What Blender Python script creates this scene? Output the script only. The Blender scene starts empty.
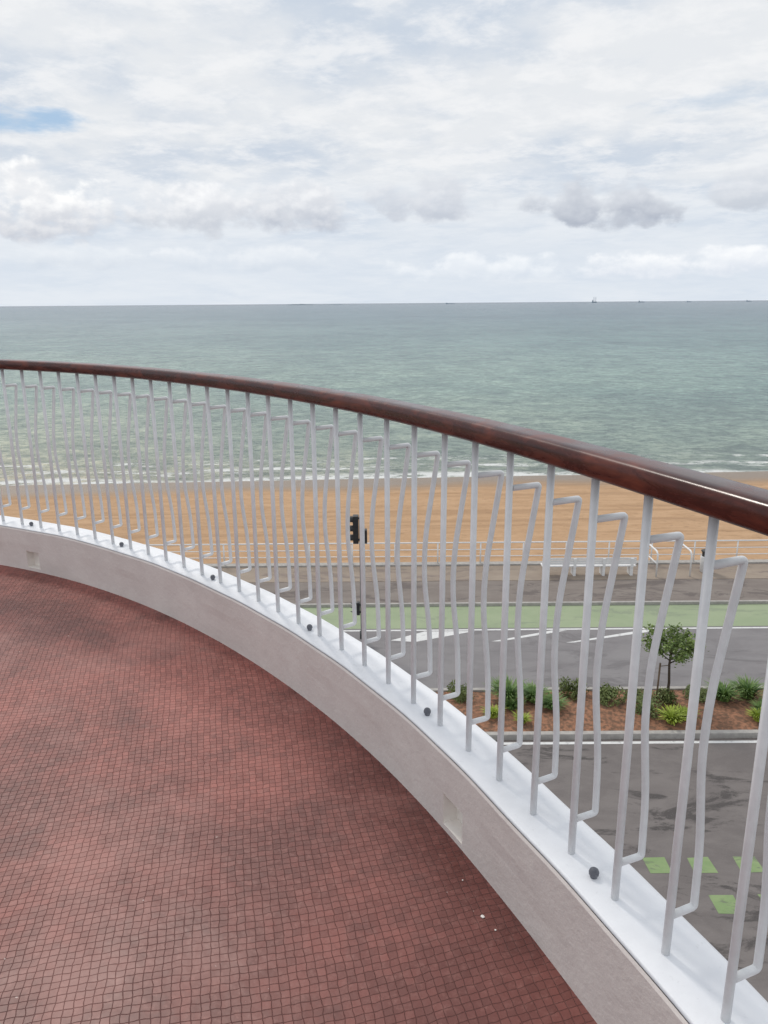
import bpy, bmesh, math, random
from mathutils import Vector, Matrix
random.seed(7)
D=bpy.data; scene=bpy.context.scene
COL=scene.collection
scene.view_settings.view_transform='Standard'; scene.view_settings.look='None'; scene.view_settings.exposure=0

# ------------------------------------------------------------------ helpers
class G:
    def __init__(s,nt): s.nt=nt; nt.nodes.clear()
    def node(s,t,**k):
        n=s.nt.nodes.new(t)
        for a,b in k.items(): setattr(n,a,b)
        return n
    def put(s,sock,v):
        if isinstance(v,bpy.types.NodeSocket): s.nt.links.new(v,sock)
        elif v is not None:
            if isinstance(v,(tuple,list)) and len(v)==3 and sock.type=='RGBA': v=(*v,1)
            sock.default_value=v
    def m(s,op,a,b=None,c=None,clamp=False):
        n=s.node('ShaderNodeMath',operation=op,use_clamp=clamp)
        s.put(n.inputs[0],a)
        if b is not None: s.put(n.inputs[1],b)
        if c is not None: s.put(n.inputs[2],c)
        return n.outputs[0]
    def ss(s,v,a,b,lo=0.0,hi=1.0):
        n=s.node('ShaderNodeMapRange',interpolation_type='SMOOTHSTEP')
        for i,x in enumerate((v,a,b,lo,hi)): s.put(n.inputs[i],x)
        return n.outputs[0]
    def lin(s,v,a,b,lo=0.0,hi=1.0):
        n=s.node('ShaderNodeMapRange')
        for i,x in enumerate((v,a,b,lo,hi)): s.put(n.inputs[i],x)
        return n.outputs[0]
    def mix(s,f,a,b,blend='MIX'):
        n=s.node('ShaderNodeMix',data_type='RGBA',blend_type=blend)
        s.put(n.inputs[0],f); s.put(n.inputs[6],a); s.put(n.inputs[7],b)
        return n.outputs[2]
    def vec(s,x,y,z=0.0):
        n=s.node('ShaderNodeCombineXYZ')
        s.put(n.inputs[0],x);s.put(n.inputs[1],y);s.put(n.inputs[2],z); return n.outputs[0]
    def sep(s,v):
        n=s.node('ShaderNodeSeparateXYZ'); s.put(n.inputs[0],v); return n.outputs
    def pos(s): return s.node('ShaderNodeNewGeometry').outputs['Position']
    def obj(s): return s.node('ShaderNodeTexCoord').outputs['Object']
    def map(s,v,scale=(1,1,1),rot=(0,0,0),loc=(0,0,0)):
        n=s.node('ShaderNodeMapping'); s.put(n.inputs[0],v)
        n.inputs['Location'].default_value=loc;n.inputs['Rotation'].default_value=rot;n.inputs['Scale'].default_value=scale
        return n.outputs[0]
    def noise(s,v,scale=1,detail=5,rough=.5,dist=0.0):
        n=s.node('ShaderNodeTexNoise'); s.put(n.inputs['Vector'],v)
        n.inputs['Scale'].default_value=scale;n.inputs['Detail'].default_value=detail
        n.inputs['Roughness'].default_value=rough;n.inputs['Distortion'].default_value=dist
        return n.outputs[0]
    def bump(s,h,strength=.3,dist=.01,normal=None):
        n=s.node('ShaderNodeBump'); n.inputs['Strength'].default_value=strength;n.inputs['Distance'].default_value=dist
        s.put(n.inputs['Height'],h)
        if normal is not None: s.put(n.inputs['Normal'],normal)
        return n.outputs[0]
    def ramp(s,f,stops):
        n=s.node('ShaderNodeValToRGB'); s.put(n.inputs[0],f)
        e=n.color_ramp.elements
        while len(e)<len(stops): e.new(.5)
        for i,(p,c) in enumerate(stops): e[i].position=p; e[i].color=(*c,1)
        return n.outputs[0]
    def out(s,base,rough=.6,spec=.5,normal=None,metal=0,coat=0,**kw):
        b=s.node('ShaderNodeBsdfPrincipled')
        s.put(b.inputs['Base Color'],base); s.put(b.inputs['Roughness'],rough)
        s.put(b.inputs['Specular IOR Level'],spec); b.inputs['Metallic'].default_value=metal
        b.inputs['Coat Weight'].default_value=coat; b.inputs['Coat Roughness'].default_value=.15
        if normal is not None: s.put(b.inputs['Normal'],normal)
        o=s.node('ShaderNodeOutputMaterial'); s.nt.links.new(b.outputs[0],o.inputs[0]); return b

def mat(name):
    m=D.materials.new(name); m.use_nodes=True; return m,G(m.node_tree)

def simple(name,c1,c2,rough=.5,scale=20,bs=.1,bd=.002,spec=.5,coat=0,metal=0):
    m,g=mat(name); p=g.obj()
    n=g.noise(p,scale,4,.6); col=g.mix(g.ss(n,.35,.65),c1,c2)
    g.out(col,rough,spec,g.bump(n,bs,bd),metal=metal,coat=coat); return m

def mesh_obj(name,verts,faces,mats,smooth=False,midx=None,parent=None):
    me=D.meshes.new(name); me.from_pydata([tuple(v) for v in verts],[],faces)
    for m in (mats if isinstance(mats,list) else [mats]): me.materials.append(m)
    if midx: 
        for p,i in zip(me.polygons,midx): p.material_index=i
    if smooth: me.polygons.foreach_set('use_smooth',[True]*len(me.polygons))
    me.update(); o=D.objects.new(name,me); COL.objects.link(o)
    if parent: o.parent=parent
    return o
def bm_obj(name,bm,mats,parent=None,smooth=False):
    me=D.meshes.new(name); bmesh.ops.recalc_face_normals(bm,faces=bm.faces); bm.to_mesh(me); bm.free()
    for m in (mats if isinstance(mats,list) else [mats]): me.materials.append(m)
    if smooth: me.polygons.foreach_set('use_smooth',[True]*len(me.polygons))
    o=D.objects.new(name,me); COL.objects.link(o)
    if parent: o.parent=parent
    return o
def tag(o,label,cat,kind=None,group=None):
    o["label"]=label;o["category"]=cat
    if kind:o["kind"]=kind
    if group:o["group"]=group
    return o
def empty(name,loc=(0,0,0)):
    e=D.objects.new(name,None); e.location=loc; e.empty_display_size=.2; COL.objects.link(e); return e
def box(bm,x0,x1,y0,y1,z0,z1,bev=0,mi=0):
    r=bmesh.ops.create_cube(bm,size=1)
    vs=r['verts']
    for v in vs: v.co=Vector(((x0+x1)/2+v.co.x*(x1-x0),(y0+y1)/2+v.co.y*(y1-y0),(z0+z1)/2+v.co.z*(z1-z0)))
    fs=set(f for v in vs for f in v.link_faces)
    for f in fs:f.material_index=mi
    if bev>0:
        es=list(set(e for v in vs for e in v.link_edges))
        bmesh.ops.bevel(bm,geom=es,offset=bev,segments=2,affect='EDGES',profile=.6)
def tube(bm,pts,radii,n=10,caps=True,mi=0):
    pts=[Vector(p) for p in pts]
    if not isinstance(radii,(list,tuple)): radii=[radii]*len(pts)
    rings=[]; up=None
    for i,p in enumerate(pts):
        if i==0:t=pts[1]-pts[0]
        elif i==len(pts)-1:t=pts[-1]-pts[-2]
        else: t=(pts[i+1]-p).normalized()+(p-pts[i-1]).normalized()
        t.normalize()
        if up is None:
            up=Vector((0,1,0)) if abs(t.y)<.9 else Vector((1,0,0))
        a=(up-t*up.dot(t)).normalized(); up=a; b=t.cross(a)
        rings.append([bm.verts.new(p+(a*math.cos(q)+b*math.sin(q))*radii[i]) for q in [2*math.pi*k/n for k in range(n)]])
    for r0,r1 in zip(rings,rings[1:]):
        for k in range(n):
            f=bm.faces.new((r0[k],r0[(k+1)%n],r1[(k+1)%n],r1[k])); f.smooth=True; f.material_index=mi
    if caps:
        bm.faces.new(rings[0][::-1]); bm.faces.new(rings[-1])
def fillet(pts,r=.008,k=4):
    rs=r if isinstance(r,(list,tuple)) else [r]*len(pts)
    out=[Vector(pts[0])]
    for i in range(1,len(pts)-1):
        p=Vector(pts[i]);a=(Vector(pts[i-1])-p);b=(Vector(pts[i+1])-p)
        rr=min(rs[i],a.length*.48,b.length*.48)
        A=p+a.normalized()*rr;B=p+b.normalized()*rr
        for j in range(k+1):
            t=j/k; out.append(A*(1-t)**2+p*2*t*(1-t)+B*t*t)
    out.append(Vector(pts[-1])); return out

# ------------------------------------------------------------------ heights
ZF=10.6; HC=12.0; CURB=.235

# ------------------------------------------------------------------ materials
def m_floor():
    m,g=mat('balcony_mosaic'); p=g.pos()
    w1=g.node('ShaderNodeTexNoise');w1.inputs['Scale'].default_value=.7;w1.inputs['Detail'].default_value=.5;g.put(w1.inputs['Vector'],p)
    vs=g.node('ShaderNodeVectorMath',operation='MULTIPLY_ADD'); g.put(vs.inputs[0],w1.outputs['Color']); vs.inputs[1].default_value=(.26,.26,0); g.put(vs.inputs[2],p)
    w2=g.node('ShaderNodeTexNoise');w2.inputs['Scale'].default_value=26;w2.inputs['Detail'].default_value=2;g.put(w2.inputs['Vector'],p)
    v2=g.node('ShaderNodeVectorMath',operation='MULTIPLY_ADD'); g.put(v2.inputs[0],w2.outputs['Color']); v2.inputs[1].default_value=(.0115,.0115,0); g.put(v2.inputs[2],vs.outputs[0])
    q=g.map(v2.outputs[0],rot=(0,0,math.radians(-12)))
    b=g.node('ShaderNodeTexBrick',offset=0.0,squash=1.0); g.put(b.inputs['Vector'],q)
    for k,v in (('Scale',1),('Mortar Size',.0011),('Mortar Smooth',.9),('Bias',0),('Brick Width',.0205),('Row Height',.0185)): b.inputs[k].default_value=v
    b.inputs['Color1'].default_value=(.20,.066,.054,1); b.inputs['Color2'].default_value=(.30,.104,.086,1); b.inputs['Mortar'].default_value=(.155,.060,.051,1)
    big=g.noise(p,1.0,5,.62); col=g.mix(g.ss(big,.38,.60),(.60,.56,.56),(1.20,1.16,1.14))
    c=g.mix(1.0,b.outputs['Color'],col,'MULTIPLY')
    fine=g.noise(p,40,3,.75); c=g.mix(g.ss(fine,.48,.75,0,.45),c,(.36,.17,.145))
    spk=g.noise(g.map(p,loc=(2,1,0)),70,1,.5); c=g.mix(g.ss(spk,.79,.82,0,.8),c,(.6,.5,.46))
    dk=g.noise(g.map(p,loc=(9,3,0)),4.5,6,.75); c=g.mix(g.ss(dk,.51,.68,0,.5),c,(.095,.038,.034))
    lt=g.noise(g.map(p,loc=(4,7,0)),2.2,6,.7); c=g.mix(g.ss(lt,.50,.70,0,.45),c,(.38,.18,.155))
    s=g.sep(p); floor_shade=g.ss(g.m('ADD',s[0],g.m('MULTIPLY',s[1],-.55)),-2.2,.1)
    c=g.mix(g.m('MULTIPLY',floor_shade,.42),c,(.12,.042,.037))  # tiles darken towards the near right: shade put into the colour
    h=g.m('MULTIPLY_ADD',b.outputs['Fac'],-1.0,g.m('MULTIPLY',w2.outputs[0],.6))
    g.out(c,g.lin(big,.3,.7,.36,.58),.35,g.bump(h,.7,.003)); return m
M_floor=m_floor()

def m_plaster(name,c1,c2,c3,bs,rough=.7):
    m,g=mat(name); p=g.pos()
    n=g.noise(p,9,6,.65); l=g.noise(g.map(p,scale=(1,1,3)),2.2,5,.6); f=g.noise(p,60,4,.6)
    c=g.mix(g.ss(n,.35,.7),c1,c2); c=g.mix(g.ss(l,.5,.75,0,.6),c,c3); c=g.mix(g.ss(f,.62,.72,0,.45),c,c3)
    g.out(c,rough,.3,g.bump(g.m('MULTIPLY_ADD',f,.4,n),bs,.004)); return m
M_white=m_plaster('white_paint',(.84,.85,.875),(.80,.81,.84),(.68,.69,.71),.3,.5)
M_inner=m_plaster('shade_toned_render',(.69,.63,.595),(.74,.685,.645),(.60,.54,.505),1.0)  # beige render, greyed so the inner face carries its shade in the colour
M_scup=m_plaster('scupper_daylight_plaster',(.86,.82,.77),(.82,.77,.72),(.7,.65,.6),.2)  # pale tone puts daylight through the drain into the recess; also plaster crumbs

def m_wood():
    m,g=mat('varnished_wood'); p=g.obj()
    n=g.noise(g.map(p,scale=(1,1,4)),9,6,.65,.4)
    c=g.ramp(n,[(.32,(.032,.007,.005)),(.5,(.070,.014,.009)),(.72,(.17,.038,.019))])
    g.out(c,g.lin(n,.3,.7,.17,.38),.25,g.bump(n,.15,.002),coat=.14); return m
M_wood=m_wood()
M_bar=simple('grey_enamel',(.72,.73,.74),(.78,.79,.80),.4,30,.12,.001)
M_knob=simple('dark_rubber',(.10,.105,.125),(.15,.155,.175),.5,60)
M_whitemetal=simple('white_metal',(.82,.82,.82),(.74,.74,.74),.4,8)
M_black=simple('black_paint',(.015,.016,.018),(.03,.03,.032),.45,8)
M_pole=simple('dark_pole',(.05,.055,.055),(.08,.085,.085),.5,8)
M_red=simple('red_lens',(.12,.01,.01),(.10,.01,.01),.2)
M_amb=simple('amber_lens',(.25,.09,.01),(.2,.08,.01),.2)
M_grn=simple('green_lens',(.01,.09,.04),(.01,.08,.04),.2)
M_kerb=simple('kerb_concrete',(.34,.32,.30),(.42,.40,.37),.85,6,.3,.004)
M_bark=simple('bark',(.09,.065,.045),(.05,.035,.025),.9,25,.6,.01)
M_stake=simple('wood_stake',(.20,.14,.09),(.13,.09,.06),.85,15)
M_mulch=simple('mulch',(.34,.165,.095),(.14,.08,.05),.95,7,1.0,.05)
M_bench=simple('white_bench_paint',(.82,.82,.82),(.74,.74,.74),.5,8)
M_bin=simple('bin_paint',(.70,.70,.69),(.6,.6,.6),.45,8)
M_ship=simple('distant_hull',(.26,.33,.40),(.28,.35,.42),.8,.1)  # hull colour lightened and blued to carry the distance haze
M_rock=simple('islet_rock',(.20,.25,.29),(.23,.28,.31),.9,.02)

def asphalt(name,c1,c2,c3,k=1.0,st=.85):
    m,g=mat(name); p=g.pos()
    f=g.noise(p,30,3,.7); n=g.noise(g.map(p,scale=(.5,1,1)),.9*k,6,.65,.4); l=g.noise(g.map(p,loc=(5,2,0),scale=(.4,1,1)),.6*k,6,.72,.8)
    c=g.mix(g.ss(n,.35,.65),c1,c2); c=g.mix(g.ss(l,.53,.62,0,st),c,c3)
    c=g.mix(g.ss(f,.5,.75,0,.3),c,(.25,.24,.24))
    g.out(c,.85,.3,g.bump(f,.4,.01)); return m
M_road1=asphalt('near_asphalt',(.15,.133,.128),(.19,.17,.162),(.075,.067,.065),1.5,.95)
M_road2=asphalt('far_asphalt',(.20,.188,.192),(.24,.228,.23),(.165,.155,.158))
M_prom=asphalt('promenade_paving',(.19,.16,.143),(.235,.203,.18),(.125,.105,.097),1.4)
M_prom2=asphalt('promenade_walk',(.28,.225,.18),(.33,.27,.215),(.2,.16,.14))
M_green=asphalt('green_lane_paint',(.285,.345,.215),(.32,.375,.24),(.24,.28,.195))
M_greensq=asphalt('green_square_paint',(.21,.30,.135),(.25,.33,.16),(.16,.19,.125),5)
def m_line():
    m,g=mat('road_paint'); p=g.pos(); n=g.noise(p,6,6,.7)
    g.out(g.mix(g.ss(n,.5,.72,0,.8),(.68,.68,.67),(.32,.31,.31)),.7,.3); return m
M_line=m_line()

def m_sand():
    m,g=mat('sand'); p=g.pos(); s=g.sep(p)
    d=g.m('SUBTRACT',s[1],g.m('MULTIPLY',s[0],.05))
    wob=g.noise(g.map(p,scale=(.06,.06,.06)),1,4,.5)
    d2=g.m('ADD',d,g.m('MULTIPLY',wob,8))
    f=g.noise(g.map(p,scale=(.35,1,1)),1.1,7,.75); t=g.noise(g.map(p,scale=(.035,.9,1),rot=(0,0,.05)),.9,6,.6,.6)
    h=g.noise(g.map(p,scale=(.5,1,1)),3,5,.75)
    c=g.mix(g.ss(f,.35,.65),(.45,.285,.165),(.54,.355,.215))
    c=g.mix(g.ss(t,.50,.62,0,.6),c,(.36,.225,.132))
    c=g.mix(g.ss(h,.53,.68,0,.6),c,(.28,.175,.105))
    wet=g.ss(d2,61,66.5); c=g.mix(wet,c,(.235,.17,.115))
    g.out(c,g.lin(wet,0,1,.95,.35),g.lin(wet,0,1,.15,.4),g.bump(g.m('ADD',f,h),.7,.12)); return m
M_sand=m_sand()

def m_sea():
    m,g=mat('sea_water'); p=g.pos(); s=g.sep(p)
    d=g.m('SUBTRACT',s[1],g.m('MULTIPLY',s[0],.05))
    lg=g.m('LOGARITHM',g.m('MAXIMUM',d,10),10)
    wn=g.noise(g.map(p,scale=(.018,.018,1)),1,5,.6)
    lg2=g.m('ADD',lg,g.m('MULTIPLY',g.m('SUBTRACT',wn,.5),.18))
    t=g.lin(lg2,1.78,4.2)
    c=g.ramp(t,[(0,(.35,.325,.24)),(.05,(.30,.345,.27)),(.14,(.215,.305,.26)),(.28,(.135,.22,.215)),(.46,(.09,.158,.185)),(.75,(.08,.138,.178)),(1.0,(.055,.10,.145))])
    a=g.noise(g.map(p,scale=(.8,1.3,1)),1,5,.72,.2)
    b=g.noise(g.map(p,scale=(.17,.20,1),loc=(3,7,0)),1,7,.80,.1)
    e=g.noise(g.map(p,scale=(.016,.010,1),loc=(13,7,0)),1,9,.80,.1)
    c=g.mix(1,c,g.mix(g.ss(a,.38,.62),(.64,.69,.72),(1.30,1.26,1.24)),'MULTIPLY')
    c=g.mix(1,c,g.mix(g.ss(b,.40,.60),(.74,.78,.81),(1.23,1.19,1.17)),'MULTIPLY')
    c=g.mix(1,c,g.mix(g.ss(e,.38,.62),(.74,.80,.84),(1.20,1.16,1.13)),'MULTIPLY')
    az=g.m('DIVIDE',s[0],g.m('MAXIMUM',s[1],1)); c=g.mix(1,c,g.mix(g.ss(az,-.6,.6),(1.22,1.15,1.10),(.84,.95,.98)),'MULTIPLY')  # water paler to the left: sun glint put into the colour
    wob=g.noise(g.map(p,scale=(.06,.05,1)),1,5,.65); fb=g.noise(g.map(p,scale=(.40,.9,1)),1,7,.78)
    dd=g.m('ADD',d,g.m('MULTIPLY',g.m('SUBTRACT',wob,.5),9))
    foam=None
    for c0,w,th in ((64.7,2.0,.40),(68.8,1.2,.46),(72.5,1.3,.51)):
        band=g.ss(g.m('ABSOLUTE',g.m('SUBTRACT',dd,c0)),w,w*.2)
        f=g.m('MULTIPLY',band,g.ss(fb,th,th+.10))
        foam=f if foam is None else g.m('MAXIMUM',foam,f)
    c=g.mix(foam,c,(.80,.81,.79))
    nb=g.bump(g.m('ADD',g.m('MULTIPLY',a,.6),b),1.0,.7)
    g.out(c,g.lin(foam,0,1,.25,.8),.18,nb); return m
M_sea=m_sea()

def m_leaf(name,a,b):
    m,g=mat(name); p=g.obj(); n=g.noise(p,5,3,.6)
    c=g.mix(g.ss(n,.35,.65),a,b); bs=g.out(c,.5,.3); return m
M_leafT=m_leaf('tree_leaf',(.11,.165,.05),(.23,.31,.09))
M_leafD=m_leaf('strap_leaf',(.085,.165,.045),(.19,.28,.075))
M_leafL=m_leaf('lime_leaf',(.26,.34,.04),(.36,.43,.07))
M_leafS=m_leaf('shrub_leaf',(.115,.15,.05),(.21,.25,.09))

# ------------------------------------------------------------------ balcony plan curve
TH=[(-2.6,84),(-1.5,76),(-.7,71.5),(0,69.5),(.4,67.5),(.8,64.5),(1.2,60),(1.6,55),(2.0,51),(2.5,46),(3,40.5),(3.5,34.3),(4,27),(4.5,19.5),(5,11),(6,-4),(7.5,-25)]
def theta(s):
    if s<=TH[0][0]:return math.radians(TH[0][1])
    for (a,x),(b,y) in zip(TH,TH[1:]):
        if s<=b: return math.radians(x+(y-x)*(s-a)/(b-a))
    return math.radians(TH[-1][1])
DS=.01; _pos={0:Vector((.566,1.02))}
for i in range(1,751):
    t=theta((i-.5)*DS); _pos[i]=_pos[i-1]+Vector((-math.cos(t),math.sin(t)))*DS
for i in range(-1,-261,-1):
    t=theta((i+.5)*DS); _pos[i]=_pos[i+1]-Vector((-math.cos(t),math.sin(t)))*DS
def P(s,o=0.0):
    f=s/DS; i=math.floor(f); i=max(-260,min(749,i)); q=_pos[i].lerp(_pos[i+1],f-i); t=theta(s)
    return q+Vector((math.sin(t),math.cos(t)))*o
S0,S1=-2.5,7.4
IN=-.064
edge=[P(S0+(S1-S0)*k/160,IN+.003) for k in range(161)]
poly=edge+[Vector((-5.9,3.2)),Vector((-5.9,-1.7)),Vector((1.0,-1.7))]
bm=bmesh.new(); vs=[bm.verts.new((v.x,v.y,ZF)) for v in poly]; f=bm.faces.new(vs)
r=bmesh.ops.extrude_face_region(bm,geom=[f]); 
for v in [e for e in r['geom'] if isinstance(e,bmesh.types.BMVert)]: v.co.z-=.3
bmesh.ops.triangulate(bm,faces=bm.faces[:])
tag(bm_obj('balcony_floor',bm,M_floor),'curved balcony floor of small dark red mosaic tiles','floor','structure')

# parapet: body (inner face) and white coping
Z1,Z2=.018,.112
body_prof=[(IN,0),(IN,Z1),(IN,Z2),(IN-.001,.150),(IN-.001,.2245),(IN+.003,.2315)]
cap_prof=[(IN+.012,.2315),(IN+.004,.2325),(IN+.012,.236),(.0,.2365),(.05,.2365),(.088,.2355),(.095,.232),(.099,.222),(.099,.10),(.099,-.45),(IN+.005,-.45),(IN+.005,-.02)]
SC=[(.80,.90),(3.92,4.02)]
step=.03; ns=int((S1-S0)/step)+1
ss_=[S0+step*k for k in range(ns+1)]
for a,b in SC:
    for q in (a,b):
        i=min(range(len(ss_)),key=lambda k:abs(ss_[k]-q)); ss_[i]=q
rn=random.Random(3)
def sweep(prof,closed=False,skip=None):
    verts=[];faces=[];n=len(prof)
    for s in ss_:
        w=.0014*math.sin(s*7.3)+.001*math.sin(s*17+1)
        for k,(o,z) in enumerate(prof):
            q=P(s,o+w*(1 if z>.12 else 0)); verts.append((q.x,q.y,ZF+z+(.0008*math.sin(s*9) if z>.2 else 0)))
    for j in range(len(ss_)-1):
        for k in range(n if closed else n-1):
            if skip and skip(j,k): continue
            k2=(k+1)%n
            faces.append((j*n+k,(j+1)*n+k,(j+1)*n+k2,j*n+k2))
    return verts,faces
def insc(s0,s1):
    return any(a-1e-6<=s0 and s1<=b+1e-6 for a,b in SC)
par=empty('parapet_wall',(P(2).x,P(2).y,ZF-.45))
tag(par,'low curved parapet with white painted top and greyish inner face','low wall')
def to_local(o,root):
    o.parent=root; o.matrix_parent_inverse=Matrix.Translation(-Vector(root.location))
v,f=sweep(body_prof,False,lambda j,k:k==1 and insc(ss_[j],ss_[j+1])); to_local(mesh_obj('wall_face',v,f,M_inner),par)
v,f=sweep(cap_prof); n_=len(cap_prof)
co_=mesh_obj('coping',v,f,M_white,True); to_local(co_,par)
for a,b in SC:
    z0,z1=ZF+Z1,ZF+Z2; dep=.045
    c=[P(a,IN),P(b,IN),P(b,IN+dep),P(a,IN+dep)]
    v=[(q.x,q.y,z) for z in (z0,z1) for q in c]
    fs=[(0,1,2,3),(4,7,6,5),(0,3,7,4),(1,5,6,2),(3,2,6,7)]
    so=mesh_obj('scupper',v,fs,M_scup); to_local(so,par)

# ------------------------------------------------------------------ railing
rail=empty('balcony_railing',(P(2).x,P(2).y,ZF+CURB)); tag(rail,'curved railing with grey bent metal bars and a varnished wooden handrail','railing')
ZU=ZF+1.082
bm=bmesh.new(); rings=[]
N=28
RH=.0250
def sup(q): 
    c,s=math.cos(q),math.sin(q)
    ex=.42; ez=.42 if s<0 else .75
    return (math.copysign(abs(c)**ex,c)*.041, math.copysign(abs(s)**ez,s)*RH)
hs=[S0+.03*k for k in range(int((S1-S0)/.03)+1)]
for s in hs:
    ring=[]
    for k in range(N):
        o,z=sup(2*math.pi*(k+.5)/N); q=P(s,o); ring.append(bm.verts.new((q.x,q.y,ZU+RH+z)))
    rings.append(ring)
for a,b in zip(rings,rings[1:]):
    for k in range(N):
        f=bm.faces.new((a[k],a[(k+1)%N],b[(k+1)%N],b[k])); f.smooth=True
bm.faces.new(rings[0][::-1]);bm.faces.new(rings[-1])
hr=bm_obj('handrail',bm,M_wood); to_local(hr,rail)
def bar_mesh():
    bm=bmesh.new(); tube(bm,[(0,0,-.003),(0,0,.42),(0,0,.85)],.0079,14); 
    me=D.meshes.new('straight_bar'); bmesh.ops.recalc_face_normals(bm,faces=bm.faces); bm.to_mesh(me);bm.free();me.materials.append(M_bar);return me
def bent_mesh():
    bm=bmesh.new()
    pts=[(.004,0,.758),(.078,0,.758),(.038,0,.52),(.034,0,.40),(.055,0,.22),(.058,0,.085),(.004,0,.085)]
    tube(bm,fillet(pts,[0,.008,.055,.055,.055,.008,0],6),.0073,12)
    me=D.meshes.new('bent_bar'); bmesh.ops.recalc_face_normals(bm,faces=bm.faces); bm.to_mesh(me);bm.free();me.materials.append(M_bar);return me
MB,MZ=bar_mesh(),bent_mesh()
SP=.1465
for k in range(-4,40):
    s=k*SP; q=P(s); t=theta(s); ang=math.atan2(math.cos(t),math.sin(t))
    for nm,me in (('straight_bar',MB),('bent_bar',MZ)):
        o=D.objects.new(nm,me); COL.objects.link(o); o.parent=rail
        o.location=Vector((q.x,q.y,ZF+CURB))-rail.location; o.rotation_euler=(rn.uniform(-.003,.003),rn.uniform(-.003,.003),ang+rn.uniform(-.04,.04))
# knobs
bm=bmesh.new()
kp=[(.0,.0255),(.006,.0245),(.0105,.0205),(.0125,.0145),(.0118,.009),(.009,.005),(.0085,.0)]
kp=[(a*.88,b*.88) for a,b in kp]
rr=[]
for r_,z in kp[1:]:
    rr.append([bm.verts.new((r_*math.cos(2*math.pi*i/16),r_*math.sin(2*math.pi*i/16),z)) for i in range(16)])
top=bm.verts.new((0,0,kp[0][1]))
for i in range(16): bm.faces.new((top,rr[0][i],rr[0][(i+1)%16]))
for a,b in zip(rr,rr[1:]):
    for i in range(16): bm.faces.new((a[i],b[i],b[(i+1)%16],a[(i+1)%16]))
for f in bm.faces:f.smooth=True
kn=bm_obj('bolt_cap',bm,M_knob); KM=kn.data; D.objects.remove(kn)
for kk in (-2.5,2.45,7.45,12.45,17.4,22.5,27.5,32.5):
    q=P(kk*SP,-.002); o=D.objects.new('bolt_cap',KM); COL.objects.link(o); o.parent=par; o.location=Vector((q.x,q.y,ZF+CURB+.001))-Vector(par.location)

# plaster chips on floor
def chip(x,y,r_):
    bm=bmesh.new(); bmesh.ops.create_icosphere(bm,subdivisions=2,radius=r_)
    for v in bm.verts: v.co*=rn.uniform(.7,1.2); v.co.z*=.6
    pc=bm_obj('plaster_chip',bm,M_scup); pc.location=(x,y,ZF+r_*.4); tag(pc,'small pale plaster crumb lying on the red tiles','debris',group='plaster crumbs on the tiles')
for x,y,r_ in ((.225,1.50,.005),(.19,1.62,.002),(.25,1.46,.0025),(-.05,1.2,.002),(.12,1.9,.002)): chip(x,y,r_)

# ------------------------------------------------------------------ ground
def sheet(name,x0,x1,y0,y1,z,m,label,cat,nx=1,ny=1):
    v=[];f=[]
    for j in range(ny+1):
        for i in range(nx+1): v.append((x0+(x1-x0)*i/nx,y0+(y1-y0)*j/ny,z))
    for j in range(ny):
        for i in range(nx): a=j*(nx+1)+i; f.append((a,a+1,a+nx+2,a+nx+1))
    return tag(mesh_obj(name,v,f,m),label,cat,'structure')
X0,X1=-120,160
sheet('ground',-400,400,-300,34.3,-.03,M_prom,'paved ground of the seafront','ground')
sheet('near_road',X0,X1,-30,19.3,0.0,M_road1,'dark patched asphalt street beside the building','road')
sheet('far_road',X0,X1,22.6,27.15,0.0,M_road2,'grey asphalt lane beside the planted strip','road')
sheet('bicycle_lane',X0,X1,27.15,29.35,.004,M_green,'pale green painted bicycle lane','bicycle lane')
def slab(name,x0,x1,y0,y1,z0,z1,m,label,cat,kind='structure',bev=.02):
    bm=bmesh.new(); box(bm,x0,x1,y0,y1,z0,z1,bev); return tag(bm_obj(name,bm,m),label,cat,kind)
slab('promenade_pavement',X0,X1,29.5,32.0,-.1,.12,M_prom,'brownish asphalt promenade beside the bicycle lane','pavement')
slab('promenade_walk',X0,X1,32.003,34.0,-.1,.135,M_prom2,'sandy brown walkway along the sea wall','pavement')
slab('kerb',X0,X1,29.352,29.498,-.1,.125,M_kerb,'concrete kerb of the promenade','kerb')
slab('near_planter_kerb',X0,X1,19.40,19.58,-.1,.15,M_kerb,'pale concrete kerb of the planted strip','kerb')
slab('far_planter_kerb',X0,X1,22.02,22.18,-.1,.15,M_kerb,'pale concrete kerb of the planted strip','kerb')
sheet('road_gutter',X0,X1,22.18,22.6,0.0,M_road2,'grey asphalt gutter along the planted strip','road')
v=[];f=[];nx,ny=400,14
for j in range(ny+1):
    for i in range(nx+1):
        x=-40+100*i/nx;y=19.59+(22.015-19.59)*j/ny
        v.append((x,y,.09+.08*math.sin(math.pi*j/ny)+rn.uniform(-.02,.02)))
for j in range(ny):
    for i in range(nx): a=j*(nx+1)+i; f.append((a,a+1,a+nx+2,a+nx+1))
tag(mesh_obj('planting_bed_soil',v,f,M_mulch,True),'reddish brown mulch of the roadside planting bed','soil','structure')
slab('sea_wall',X0,X1,34.003,34.4,-2.6,.20,M_kerb,'concrete sea wall with pale coping','sea wall',None)
sheet('road_edge_line',X0,X1,19.12,19.24,.004,M_line,'white painted edge line beside the kerb','road marking')
sheet('lane_line',X0,X1,26.93,27.05,.004,M_line,'white line between road and bicycle lane','road marking')
def polymark(name,pts,z,m,label):
    return tag(mesh_obj(name,[(x,y,z) for x,y in pts],[tuple(range(len(pts)))],m),label,'road marking','structure')
polymark('wedge_marking',[(.2,26.1),(1.1,25.95),(3.4,26.88),(1.5,26.88)],.004,M_line,'white painted wedge beside the bicycle lane')
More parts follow.
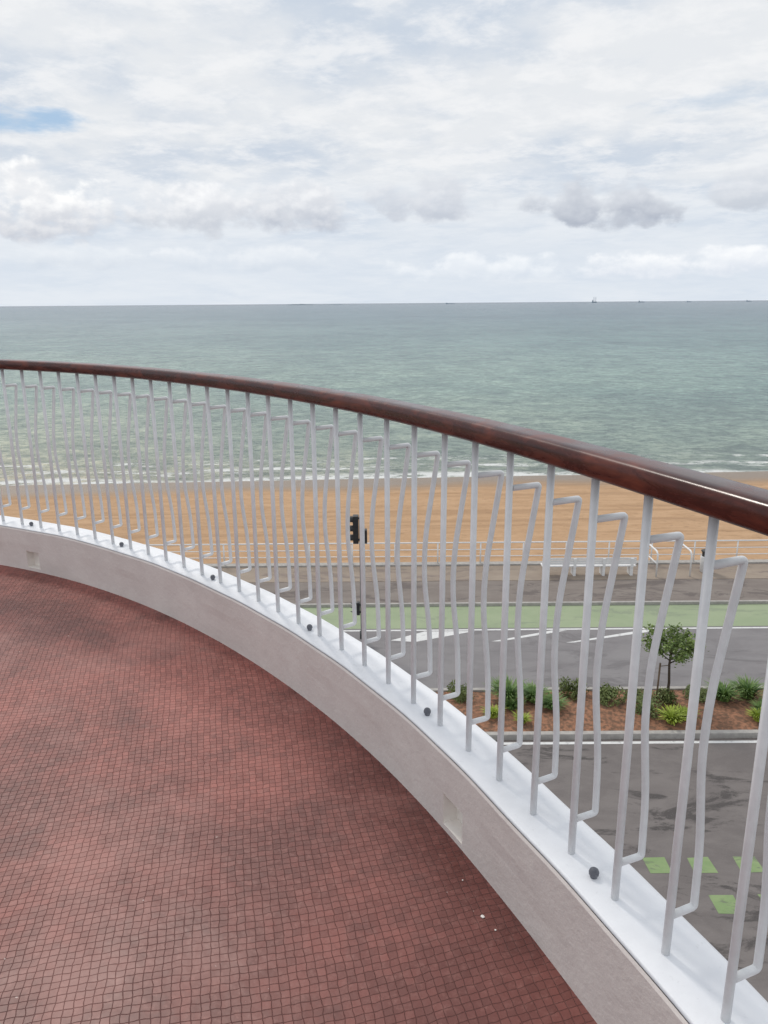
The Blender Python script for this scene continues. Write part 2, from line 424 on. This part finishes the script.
polymark('slanted_marking',[(3.9,25.95),(4.25,25.95),(6.9,26.88),(6.3,26.88)],.004,M_line,'long thin white slanted stripe beside the bicycle lane')
polymark('slanted_marking',[(6.6,25.8),(6.9,25.8),(10.6,26.88),(9.8,26.88)],.004,M_line,'long thin white slanted stripe beside the bicycle lane')
for (x,y) in ((5.95,14.3),(6.95,14.3),(7.98,14.3),(6.97,13.15),(8.0,13.15)):
    j=[rn.uniform(-.03,.03) for _ in range(4)]
    polymark('bicycle_crossing_marking',[(x-.24+j[0],y-.25),(x+.25,y-.24+j[1]),(x+.24+j[2],y+.25),(x-.25,y+.24+j[3])],.004,M_greensq,'worn green painted square of a bicycle crossing')
v=[];f=[];nx,ny=300,90
def beach_z(x,y):
    d=y-.05*x
    if d<64.3: z=-.75-1.75*((d-34)/30.3 if d>34 else 0)
    else: z=-2.5-.06*(d-64.3)
    return z
for j in range(ny+1):
    for i in range(nx+1):
        x=-150+330*i/nx; y=34.38+(80-34.38)*(j/ny)**1.2
        v.append((x,y,beach_z(x,y)+rn.uniform(-.025,.025)*(1 if y-.05*x<58 else .2)))
for j in range(ny):
    for i in range(nx): a=j*(nx+1)+i; f.append((a,a+1,a+nx+2,a+nx+1))
tag(mesh_obj('beach',v,f,M_sand,True),'tan sand beach with tracks and wet shore','beach','structure')
tag(mesh_obj('sea',[(-40000,50,-2.5),(40000,50,-2.5),(40000,45000,-2.5),(-40000,45000,-2.5)],[(0,1,2,3)],M_sea),'grey green sea with small breaking waves','sea','structure')

# ------------------------------------------------------------------ promenade railing
pr=empty('promenade_railing',(9,34.2,.2)); tag(pr,'long white metal railing on top of the sea wall','railing')
pbm=bmesh.new(); tube(pbm,[(0,0,0),(0,0,1.0)],.035,8); po=bm_obj('post',pbm,M_whitemetal); pm=po.data; D.objects.remove(po)
for k in range(-18,28):
    o=D.objects.new('post',pm); COL.objects.link(o); o.parent=pr; o.location=(k*2.0-9+.5,0,0)
for z,r_ in ((1.0,.034),(.66,.022),(.34,.022)):
    b=bmesh.new(); tube(b,[(-45,0,z),(0,0,z),(47,0,z)],r_,8); bm_obj('rail',b,M_whitemetal,pr)
sr=empty('beach_stair_handrail',(12.1,33.2,.135)); tag(sr,'white hooped handrail at the top of the beach stairs','handrail')
for xo in (0,1.5):
    b=bmesh.new(); tube(b,fillet([(xo,-.9,0),(xo,-.9,1.15),(xo,.75,1.15),(xo,.75,0)],.25,6),.04,8); bm_obj('hoop',b,M_whitemetal,sr)
b=bmesh.new(); tube(b,[(0,-.9,.6),(0,.75,.6)],.028,8); bm_obj('mid_rail',b,M_whitemetal,sr)
def bench(x,y,label):
    e=empty('bench',(x,y,.135)); tag(e,label,'bench')
    L=2.1
    for k in (-1.9,-.65,.65,1.9):
        b=bmesh.new(); box(b,k-.06,k+.06,-.24,.24,0,.42,.01); box(b,k-.06,k+.06,-.27,-.2,.40,.82,.01); bm_obj('leg',b,M_bench,e)
    b=bmesh.new()
    for i in range(4): box(b,-L,L,-.20+.115*i,-.10+.115*i,.421,.475,.01)
    bm_obj('seat',b,M_bench,e)
    b=bmesh.new()
    for i in range(3): box(b,-L,L,-.199,-.165,.53+.11*i,.625+.11*i,.008)
    bm_obj('backrest',b,M_bench,e)
bench(9.15,32.7,'long white slatted bench facing the sea on the promenade')
e=empty('litter_bin',(14.55,32.9,.135)); tag(e,'pale cylindrical litter bin with dark opening on the promenade','litter bin')
b=bmesh.new(); tube(b,[(0,0,.0),(0,0,.03),(0,0,.72),(0,0,.75)],[.22,.25,.28,.26],16); bm_obj('bin_body',b,M_bin,e)
b=bmesh.new(); tube(b,[(0,0,.752),(0,0,.9),(0,0,1.0),(0,0,1.03)],[.22,.22,.28,.16],16); bm_obj('bin_lid',b,M_black,e)

# ------------------------------------------------------------------ traffic light
def traffic(x,y,h):
    e=empty('traffic_light',(x,y,0)); tag(e,'black traffic light on a slim dark pole beside the road','traffic light')
    b=bmesh.new(); tube(b,[(0,0,0),(0,0,.3),(0,0,.32),(0,0,h)],[.08,.08,.045,.04],12); bm_obj('pole',b,M_pole,e)
    def head(nm,z0,z1,w,d,nl,rl):
        hd=bmesh.new(); box(hd,-.06-d,-.06,-w/2,w/2,z0,z1,.03)
        box(hd,-.075,.06,-.035,.035,z0+.08,z0+.14,.005); box(hd,-.075,.06,-.035,.035,z1-.14,z1-.08,.005)
        ho=bm_obj(nm,hd,M_black,e)
        for i in range(nl):
            zc=z1-(i+.5)*(z1-z0)/nl
            l=bmesh.new(); tube(l,[(-.058-d,0,zc),(-.075-d,0,zc)],[rl,rl*.8],16); bm_obj('lamp',l,(M_red,M_amb,M_grn)[i],ho)
            vb=bmesh.new(); prev=None
            for k in range(13):
                a=math.radians(-20+220*k/12); yy=math.cos(a)*rl*1.15; zz=zc+math.sin(a)*rl*1.15; ln=.10+.14*max(0,math.sin(a))
                p0=vb.verts.new((-.06-d,yy,zz));p1=vb.verts.new((-.06-d-ln,yy,zz))
                if prev: vb.faces.new((prev[0],p0,p1,prev[1]))
                prev=(p0,p1)
            bm_obj('visor',vb,M_black,ho)
    head('signal_head',h-1.0,h+.02,.32,.20,3,.12)
    head('repeater_head',.95,1.45,.18,.12,3,.05)
    b=bmesh.new(); box(b,.06,.24,-.13,.13,h-1.0,h-.5,.02); bm_obj('pedestrian_head',b,M_black,e)
traffic(-.85,26.3,4.72)

# ------------------------------------------------------------------ plants
def tuft_mesh(name,nb,h,spread,m,seed,w=.03):
    r=random.Random(seed); v=[];f=[]
    for i in range(nb):
        a=r.uniform(0,6.283); ro=r.uniform(0,.16)*spread/.5; bx,by=ro*math.cos(a),ro*math.sin(a)
        a2=a+r.uniform(-.5,.5); L=h*r.uniform(.6,1.1); sp=spread*r.uniform(.3,1); ww=w*r.uniform(.7,1.2)
        base=len(v); px,py=-math.sin(a2)*ww,math.cos(a2)*ww
        for k in range(5):
            t=k/4; x=bx+math.cos(a2)*sp*t**1.6; y=by+math.sin(a2)*sp*t**1.6; z=L*(t*1.25-.45*t**2.6)
            q=(1-t**2*.9)
            v.append((x-px*q,y-py*q,z)); v.append((x+px*q,y+py*q,z))
        for k in range(4): b=base+2*k; f.append((b,b+1,b+3,b+2))
    me=D.meshes.new(name); me.from_pydata(v,[],f); me.materials.append(m); return me
def shrub_mesh(name,n,rx,rz,m,seed,ls=.06):
    r=random.Random(seed); v=[];f=[]
    cl=[(r.uniform(-.6,.6)*rx,r.uniform(-.6,.6)*rx,rz*r.uniform(.3,.8),r.uniform(.3,.5)*rx) for _ in range(9)]
    for i in range(n):
        c=r.choice(cl); d=Vector((r.gauss(0,1),r.gauss(0,1),r.gauss(0,1))).normalized()*c[3]*r.uniform(.5,1.1)
        p=Vector((c[0],c[1],c[2]))+d
        if p.z<.02:p.z=.02
        u=Vector((r.gauss(0,1),r.gauss(0,1),r.gauss(0,1))).normalized(); w=u.orthogonal().normalized()
        s=ls*r.uniform(.6,1.2); b=len(v)
        v+= [tuple(p-u*s),tuple(p+w*s*.45),tuple(p+u*s),tuple(p-w*s*.45)]; f.append((b,b+1,b+2,b+3))
    me=D.meshes.new(name); me.from_pydata(v,[],f); me.materials.append(m); return me
T1=[tuft_mesh('agapanthus',280,.54,.56,M_leafD,i,.024) for i in range(3)]
T2=tuft_mesh('lime_plant',140,.42,.45,M_leafL,9,.035)
T3=[shrub_mesh('shrub',1100,.55,.42,M_leafS,20+i,.055) for i in range(2)]
def place(me,nm,x,y,s,label,cat,grp):
    o=D.objects.new(nm,me); COL.objects.link(o); o.location=(x,y,.13); o.scale=(s,s,s*rn.uniform(.8,1.15)); o.rotation_euler=(0,0,rn.uniform(0,6.28))
    tag(o,label,cat,group=grp)
for row,(ya,yb) in enumerate(((21.0,21.6),(20.3,20.9))):
    x=-12+row*.3
    while x<24:
        y=rn.uniform(ya,yb)
        if (row==0 and rn.random()<.9) or (row==1 and rn.random()<.42):
            if rn.random()<.62: place(rn.choice(T1),'strap_leaved_plant',x,y,rn.uniform(.7,1.3),'green strap-leaved plant in the mulch bed','plant','strap-leaved plants in the roadside bed')
            else: place(rn.choice(T3),'shrub',x,y,rn.uniform(.6,1.2),'low olive green leafy shrub in the mulch bed','shrub','low shrubs in the roadside bed')
        x+=rn.uniform(.5,1.15)
for (x,y,s) in ((8.35,20.05,1.1),(8.75,20.2,.9),(10.9,20.1,.8),(4.0,20.1,.7),(3.2,20.4,.8),(12.4,20.2,.9)):
    place(T2,'lime_plant',x,y,s,'bright yellow-green leafy plant in the mulch bed','plant','lime green plants in the roadside bed')

def tree(x,y):
    e=empty('tree',(x,y,.14)); tag(e,'small young broadleaf tree tied to a wooden stake','tree')
    b=bmesh.new(); tube(b,[(0,0,0),(.02,.0,.6),(-.02,.01,1.2),(.0,0,1.8)],[.05,.04,.035,.028],10)
    r=random.Random(5); tips=[]
    for k in range(11):
        a=k*2.4; z0=1.25+.06*k; L=.54+.24*r.random()
        p1=Vector((math.cos(a)*L*.5,math.sin(a)*L*.5,z0+.2)); p2=Vector((math.cos(a)*L,math.sin(a)*L,z0+.35+.15*r.random()))
        tube(b,[(0,0,z0),p1,p2],[.02,.013,.006],6); tips+= [p1,p2,(p1+p2)/2]
    tips+=[Vector((0,0,2.2)),Vector((.1,.1,2.35)),Vector((-.15,0,2.3))]
    bm_obj('trunk',b,M_bark,e)
    v=[];f=[]
    for i in range(2700):
        c=r.choice(tips); p=c+Vector((r.gauss(0,.095),r.gauss(0,.095),r.gauss(0,.08)))
        u=Vector((r.gauss(0,1),r.gauss(0,1),r.gauss(0,.5))).normalized(); w=u.orthogonal().normalized(); w.rotate(Matrix.Rotation(r.uniform(0,3),3,u)); s=.058*r.uniform(.6,1.2)
        q=len(v); v+=[tuple(p-u*s),tuple(p+w*s*.5),tuple(p+u*s),tuple(p-w*s*.5)]; f.append((q,q+1,q+2,q+3))
    mesh_obj('crown',v,f,M_leafT,parent=e)
    b=bmesh.new(); tube(b,[(-.32,0,-.05),(-.30,0,1.25)],.03,8); tube(b,[(-.30,0,1.15),(.0,.0,1.18)],.012,6); bm_obj('stake',b,M_stake,e)
tree(8.65,21.3)

# ------------------------------------------------------------------ distant ships & islets
def ship(x,y,L,h,label,jack=False):
    e=empty('ship',(x,y,-2.5)); tag(e,label,'ship')
    b=bmesh.new(); pr_=[(-L/2,0),(-L/2*.96,h*.25),(L/2*1.03,h*.3),(L/2*.9,0)]
    w=L*.09
    a=[b.verts.new((px,-w,pz)) for px,pz in pr_]; c=[b.verts.new((px,w,pz)) for px,pz in pr_]
    b.faces.new(a);b.faces.new(c[::-1])
    for k in range(4): b.faces.new((a[k],c[k],c[(k+1)%4],a[(k+1)%4]))
    bm_obj('hull',b,M_ship,e)
    b=bmesh.new(); box(b,-L*.42,-L*.25,-w*.8,w*.8,h*.25,h*.62,h*.01); box(b,-L*.38,-L*.3,-w*.5,w*.5,h*.62,h*.8,0); bm_obj('superstructure',b,M_ship,e)
    b=bmesh.new()
    if jack:
        for px in (-.15,.1,.3): tube(b,[(L*px,0,h*.2),(L*px,0,h*1.5)],L*.03,6)
    else: tube(b,[(L*.1,0,h*.28),(L*.1,0,h*.75)],L*.02,6)
    bm_obj('mast',b,M_ship,e)
Yd=9000
ship(.266*Yd,Yd,55,42,'distant dark work vessel with tall legs on the horizon',True)
ship(.325*Yd,Yd,70,24,'distant cargo ship on the horizon')
ship(.385*Yd,Yd,50,18,'small distant ship on the horizon')
ship(.085*Yd,Yd,110,16,'low distant cargo ship on the horizon')
ship(.46*Yd,Yd,60,22,'distant ship on the horizon')
def islet(x,y,L,h):
    v=[];f=[];n=24;r=random.Random(int(x))
    for i in range(n+1):
        t=i/n; hh=h*math.sin(math.pi*t)**.6*r.uniform(.5,1)
        v+=[(x-L/2+L*t,y-20,-3),(x-L/2+L*t,y,-2.5+hh),(x-L/2+L*t,y+30,-3)]
    for i in range(n):
        a=3*i; f+=[(a,a+3,a+4,a+1),(a+1,a+4,a+5,a+2)]
    tag(mesh_obj('rocky_islet',v,f,M_rock),'low dark rocky islet far out at sea','islet','structure')
islet(-.103*Yd,Yd,330,14); islet(-.06*Yd,Yd+200,220,9)

# ------------------------------------------------------------------ camera
cam=D.cameras.new('camera'); co=D.objects.new('camera',cam); COL.objects.link(co)
cam.sensor_fit='VERTICAL'; cam.sensor_height=24; cam.lens=24*769/1024; cam.clip_start=.05; cam.clip_end=90000
co.location=(0,0,HC)
co.rotation_mode='QUATERNION'
co.rotation_quaternion=(Matrix.Rotation(math.radians(90-15.2),3,'X')@Matrix.Rotation(math.radians(-.45),3,'Z')).to_quaternion()
scene.camera=co

# ------------------------------------------------------------------ light
sun_el,sun_az=math.radians(50),math.radians(-28)
L=D.lights.new('sun','SUN'); L.energy=1.5; L.angle=math.radians(11); L.color=(1,.94,.86)
lo=D.objects.new('sun',L); COL.objects.link(lo)
sd=Vector((math.sin(sun_az)*math.cos(sun_el),math.cos(sun_az)*math.cos(sun_el),math.sin(sun_el)))
lo.rotation_mode='QUATERNION'; lo.rotation_quaternion=sd.to_track_quat('Z','Y')

W=D.worlds.new('World'); scene.world=W; W.use_nodes=True; g=G(W.node_tree)
try: W.cycles.sampling_method='MANUAL'; W.cycles.sample_map_resolution=256
except Exception as ex: print(ex)
sky=g.node('ShaderNodeTexSky',sky_type='NISHITA'); sky.sun_disc=False; sky.sun_elevation=sun_el; sky.sun_rotation=sun_az
dirv=g.node('ShaderNodeTexCoord').outputs['Generated']
s=g.sep(dirv); x,y,z=s[0],s[1],s[2]
zc=g.m('ADD',g.m('MAXIMUM',z,0),.14)
px=g.m('DIVIDE',x,zc);py=g.m('DIVIDE',y,zc)
pl=g.vec(px,py,0)
A=g.m('MULTIPLY',g.m('ARCTAN2',x,y),57.2958); E=g.m('MULTIPLY',g.m('ARCSINE',z),57.2958)
n1=g.noise(g.map(pl,scale=(1.0,.9,1),rot=(0,0,.25),loc=(2.3,1.1,0)),1.3,7,.60,.1)
n3=g.noise(g.map(pl,scale=(2.4,2.6,1),rot=(0,0,.5),loc=(1,4.1,0)),1.9,6,.64,.15)
K=11.0
def c(r,gg,b): return (r*K,gg*K,b*K)
cl=g.mix(g.ss(n1,.36,.60),c(.545,.61,.70),c(.735,.757,.785))
cl=g.mix(g.ss(n3,.42,.66,0,.7),cl,c(.84,.845,.855))
bn=g.noise(g.vec(g.m('MULTIPLY',A,.25),g.m('MULTIPLY',E,.9)),1,4,.6)
def blob(a,e,rx,ry,ryb=None,k=1.0,nz=None):
    dx=g.m('DIVIDE',g.m('SUBTRACT',A,a),rx); de=g.m('SUBTRACT',E,e)
    if ryb: 
        ry_=g.lin(g.m('SIGN',de),-1,1,ryb,ry)
        dy=g.m('DIVIDE',de,ry_)
    else: dy=g.m('DIVIDE',de,ry)
    q=g.m('SUBTRACT',1.0,g.m('ADD',g.m('MULTIPLY',dx,dx),g.m('MULTIPLY',dy,dy)))
    return g.m('ADD',q,g.m('MULTIPLY',g.m('SUBTRACT',nz,.5),k))
blue=g.ss(blob(-22.6,11.1,5.4,.9,None,3.2,bn),.1,1.3)
gap=g.mix(.55,sky.outputs[0],c(.27,.43,.62))
cl=g.mix(blue,cl,gap)
blue2=g.ss(blob(22,12.0,6.0,1.1,None,4.2,bn),.1,1.6,0,.4)
cl=g.mix(blue2,cl,gap)
haze=g.ss(E,10.5,1.5); cl=g.mix(g.m('MULTIPLY',haze,.85),cl,c(.65,.71,.785))
lowst=g.noise(g.vec(g.m('MULTIPLY',A,.10),g.m('MULTIPLY',E,.5)),1,5,.6,.3)
cl=g.mix(g.m('MULTIPLY',g.ss(lowst,.42,.66,0,.5),g.ss(E,10,6)),cl,c(.77,.80,.835))
cv=g.vec(g.m('MULTIPLY',A,.36),g.m('MULTIPLY',E,.50)); cvu=g.vec(g.m('ADD',g.m('MULTIPLY',A,.36),-.08),g.m('ADD',g.m('MULTIPLY',E,.50),.20))
cn=g.noise(cv,1.0,8,.55,.0); cnu=g.noise(cvu,1.0,4,.50,.0)
shade=g.ss(g.m('SUBTRACT',cn,cnu),-.12,.16)
for (a,e,rx,ry,ryb,den,topc,botc) in [
    (-21.8,5.7,4.5,2.8,1.9,1.0,(.96,.96,.955),(.48,.51,.58)),
    (-13.4,6.0,5.6,2.4,1.6,.92,(.90,.905,.915),(.47,.51,.58)),
    (-6.4,6.1,4.8,2.3,1.5,.9,(.83,.84,.86),(.42,.46,.54)),
    (3.4,6.6,5.2,1.8,1.3,.7,(.72,.74,.78),(.43,.47,.55)),
    (15.5,6.1,5.6,2.2,1.4,.92,(.64,.67,.72),(.36,.40,.48)),
    (24.5,6.5,4.4,1.6,1.2,.62,(.72,.74,.78),(.44,.48,.55)),
    (20.5,2.3,7.7,1.2,.9,.85,(.92,.93,.94),(.64,.69,.77)),
    (7.5,2.2,7.7,1.2,.9,.7,(.89,.91,.93),(.62,.68,.76)),
    (-9.5,2.9,8.2,1.1,.9,.55,(.86,.88,.90),(.59,.65,.73)),
    (-21,3.0,6.2,1.0,.8,.5,(.82,.85,.88),(.58,.64,.72)),
    ]:
    F=blob(a,e,rx,ry,ryb,4.2,cn)
    mk=g.m('MULTIPLY',g.ss(F,-.02,.85),den)
    vt=g.ss(g.m('DIVIDE',g.m('SUBTRACT',E,e),ry),-.6,.5)
    t=g.m('ADD',g.m('MULTIPLY',vt,.6),g.m('MULTIPLY',shade,.4))
    cc=g.mix(t,c(*botc),c(*topc))
    cl=g.mix(mk,cl,cc)
cl=g.mix(g.ss(E,-.6,-.1),c(.24,.26,.26),cl)
bg=g.node('ShaderNodeBackground'); bg.inputs[1].default_value=.1; g.put(bg.inputs[0],cl)
o=g.node('ShaderNodeOutputWorld'); g.nt.links.new(bg.outputs[0],o.inputs[0])
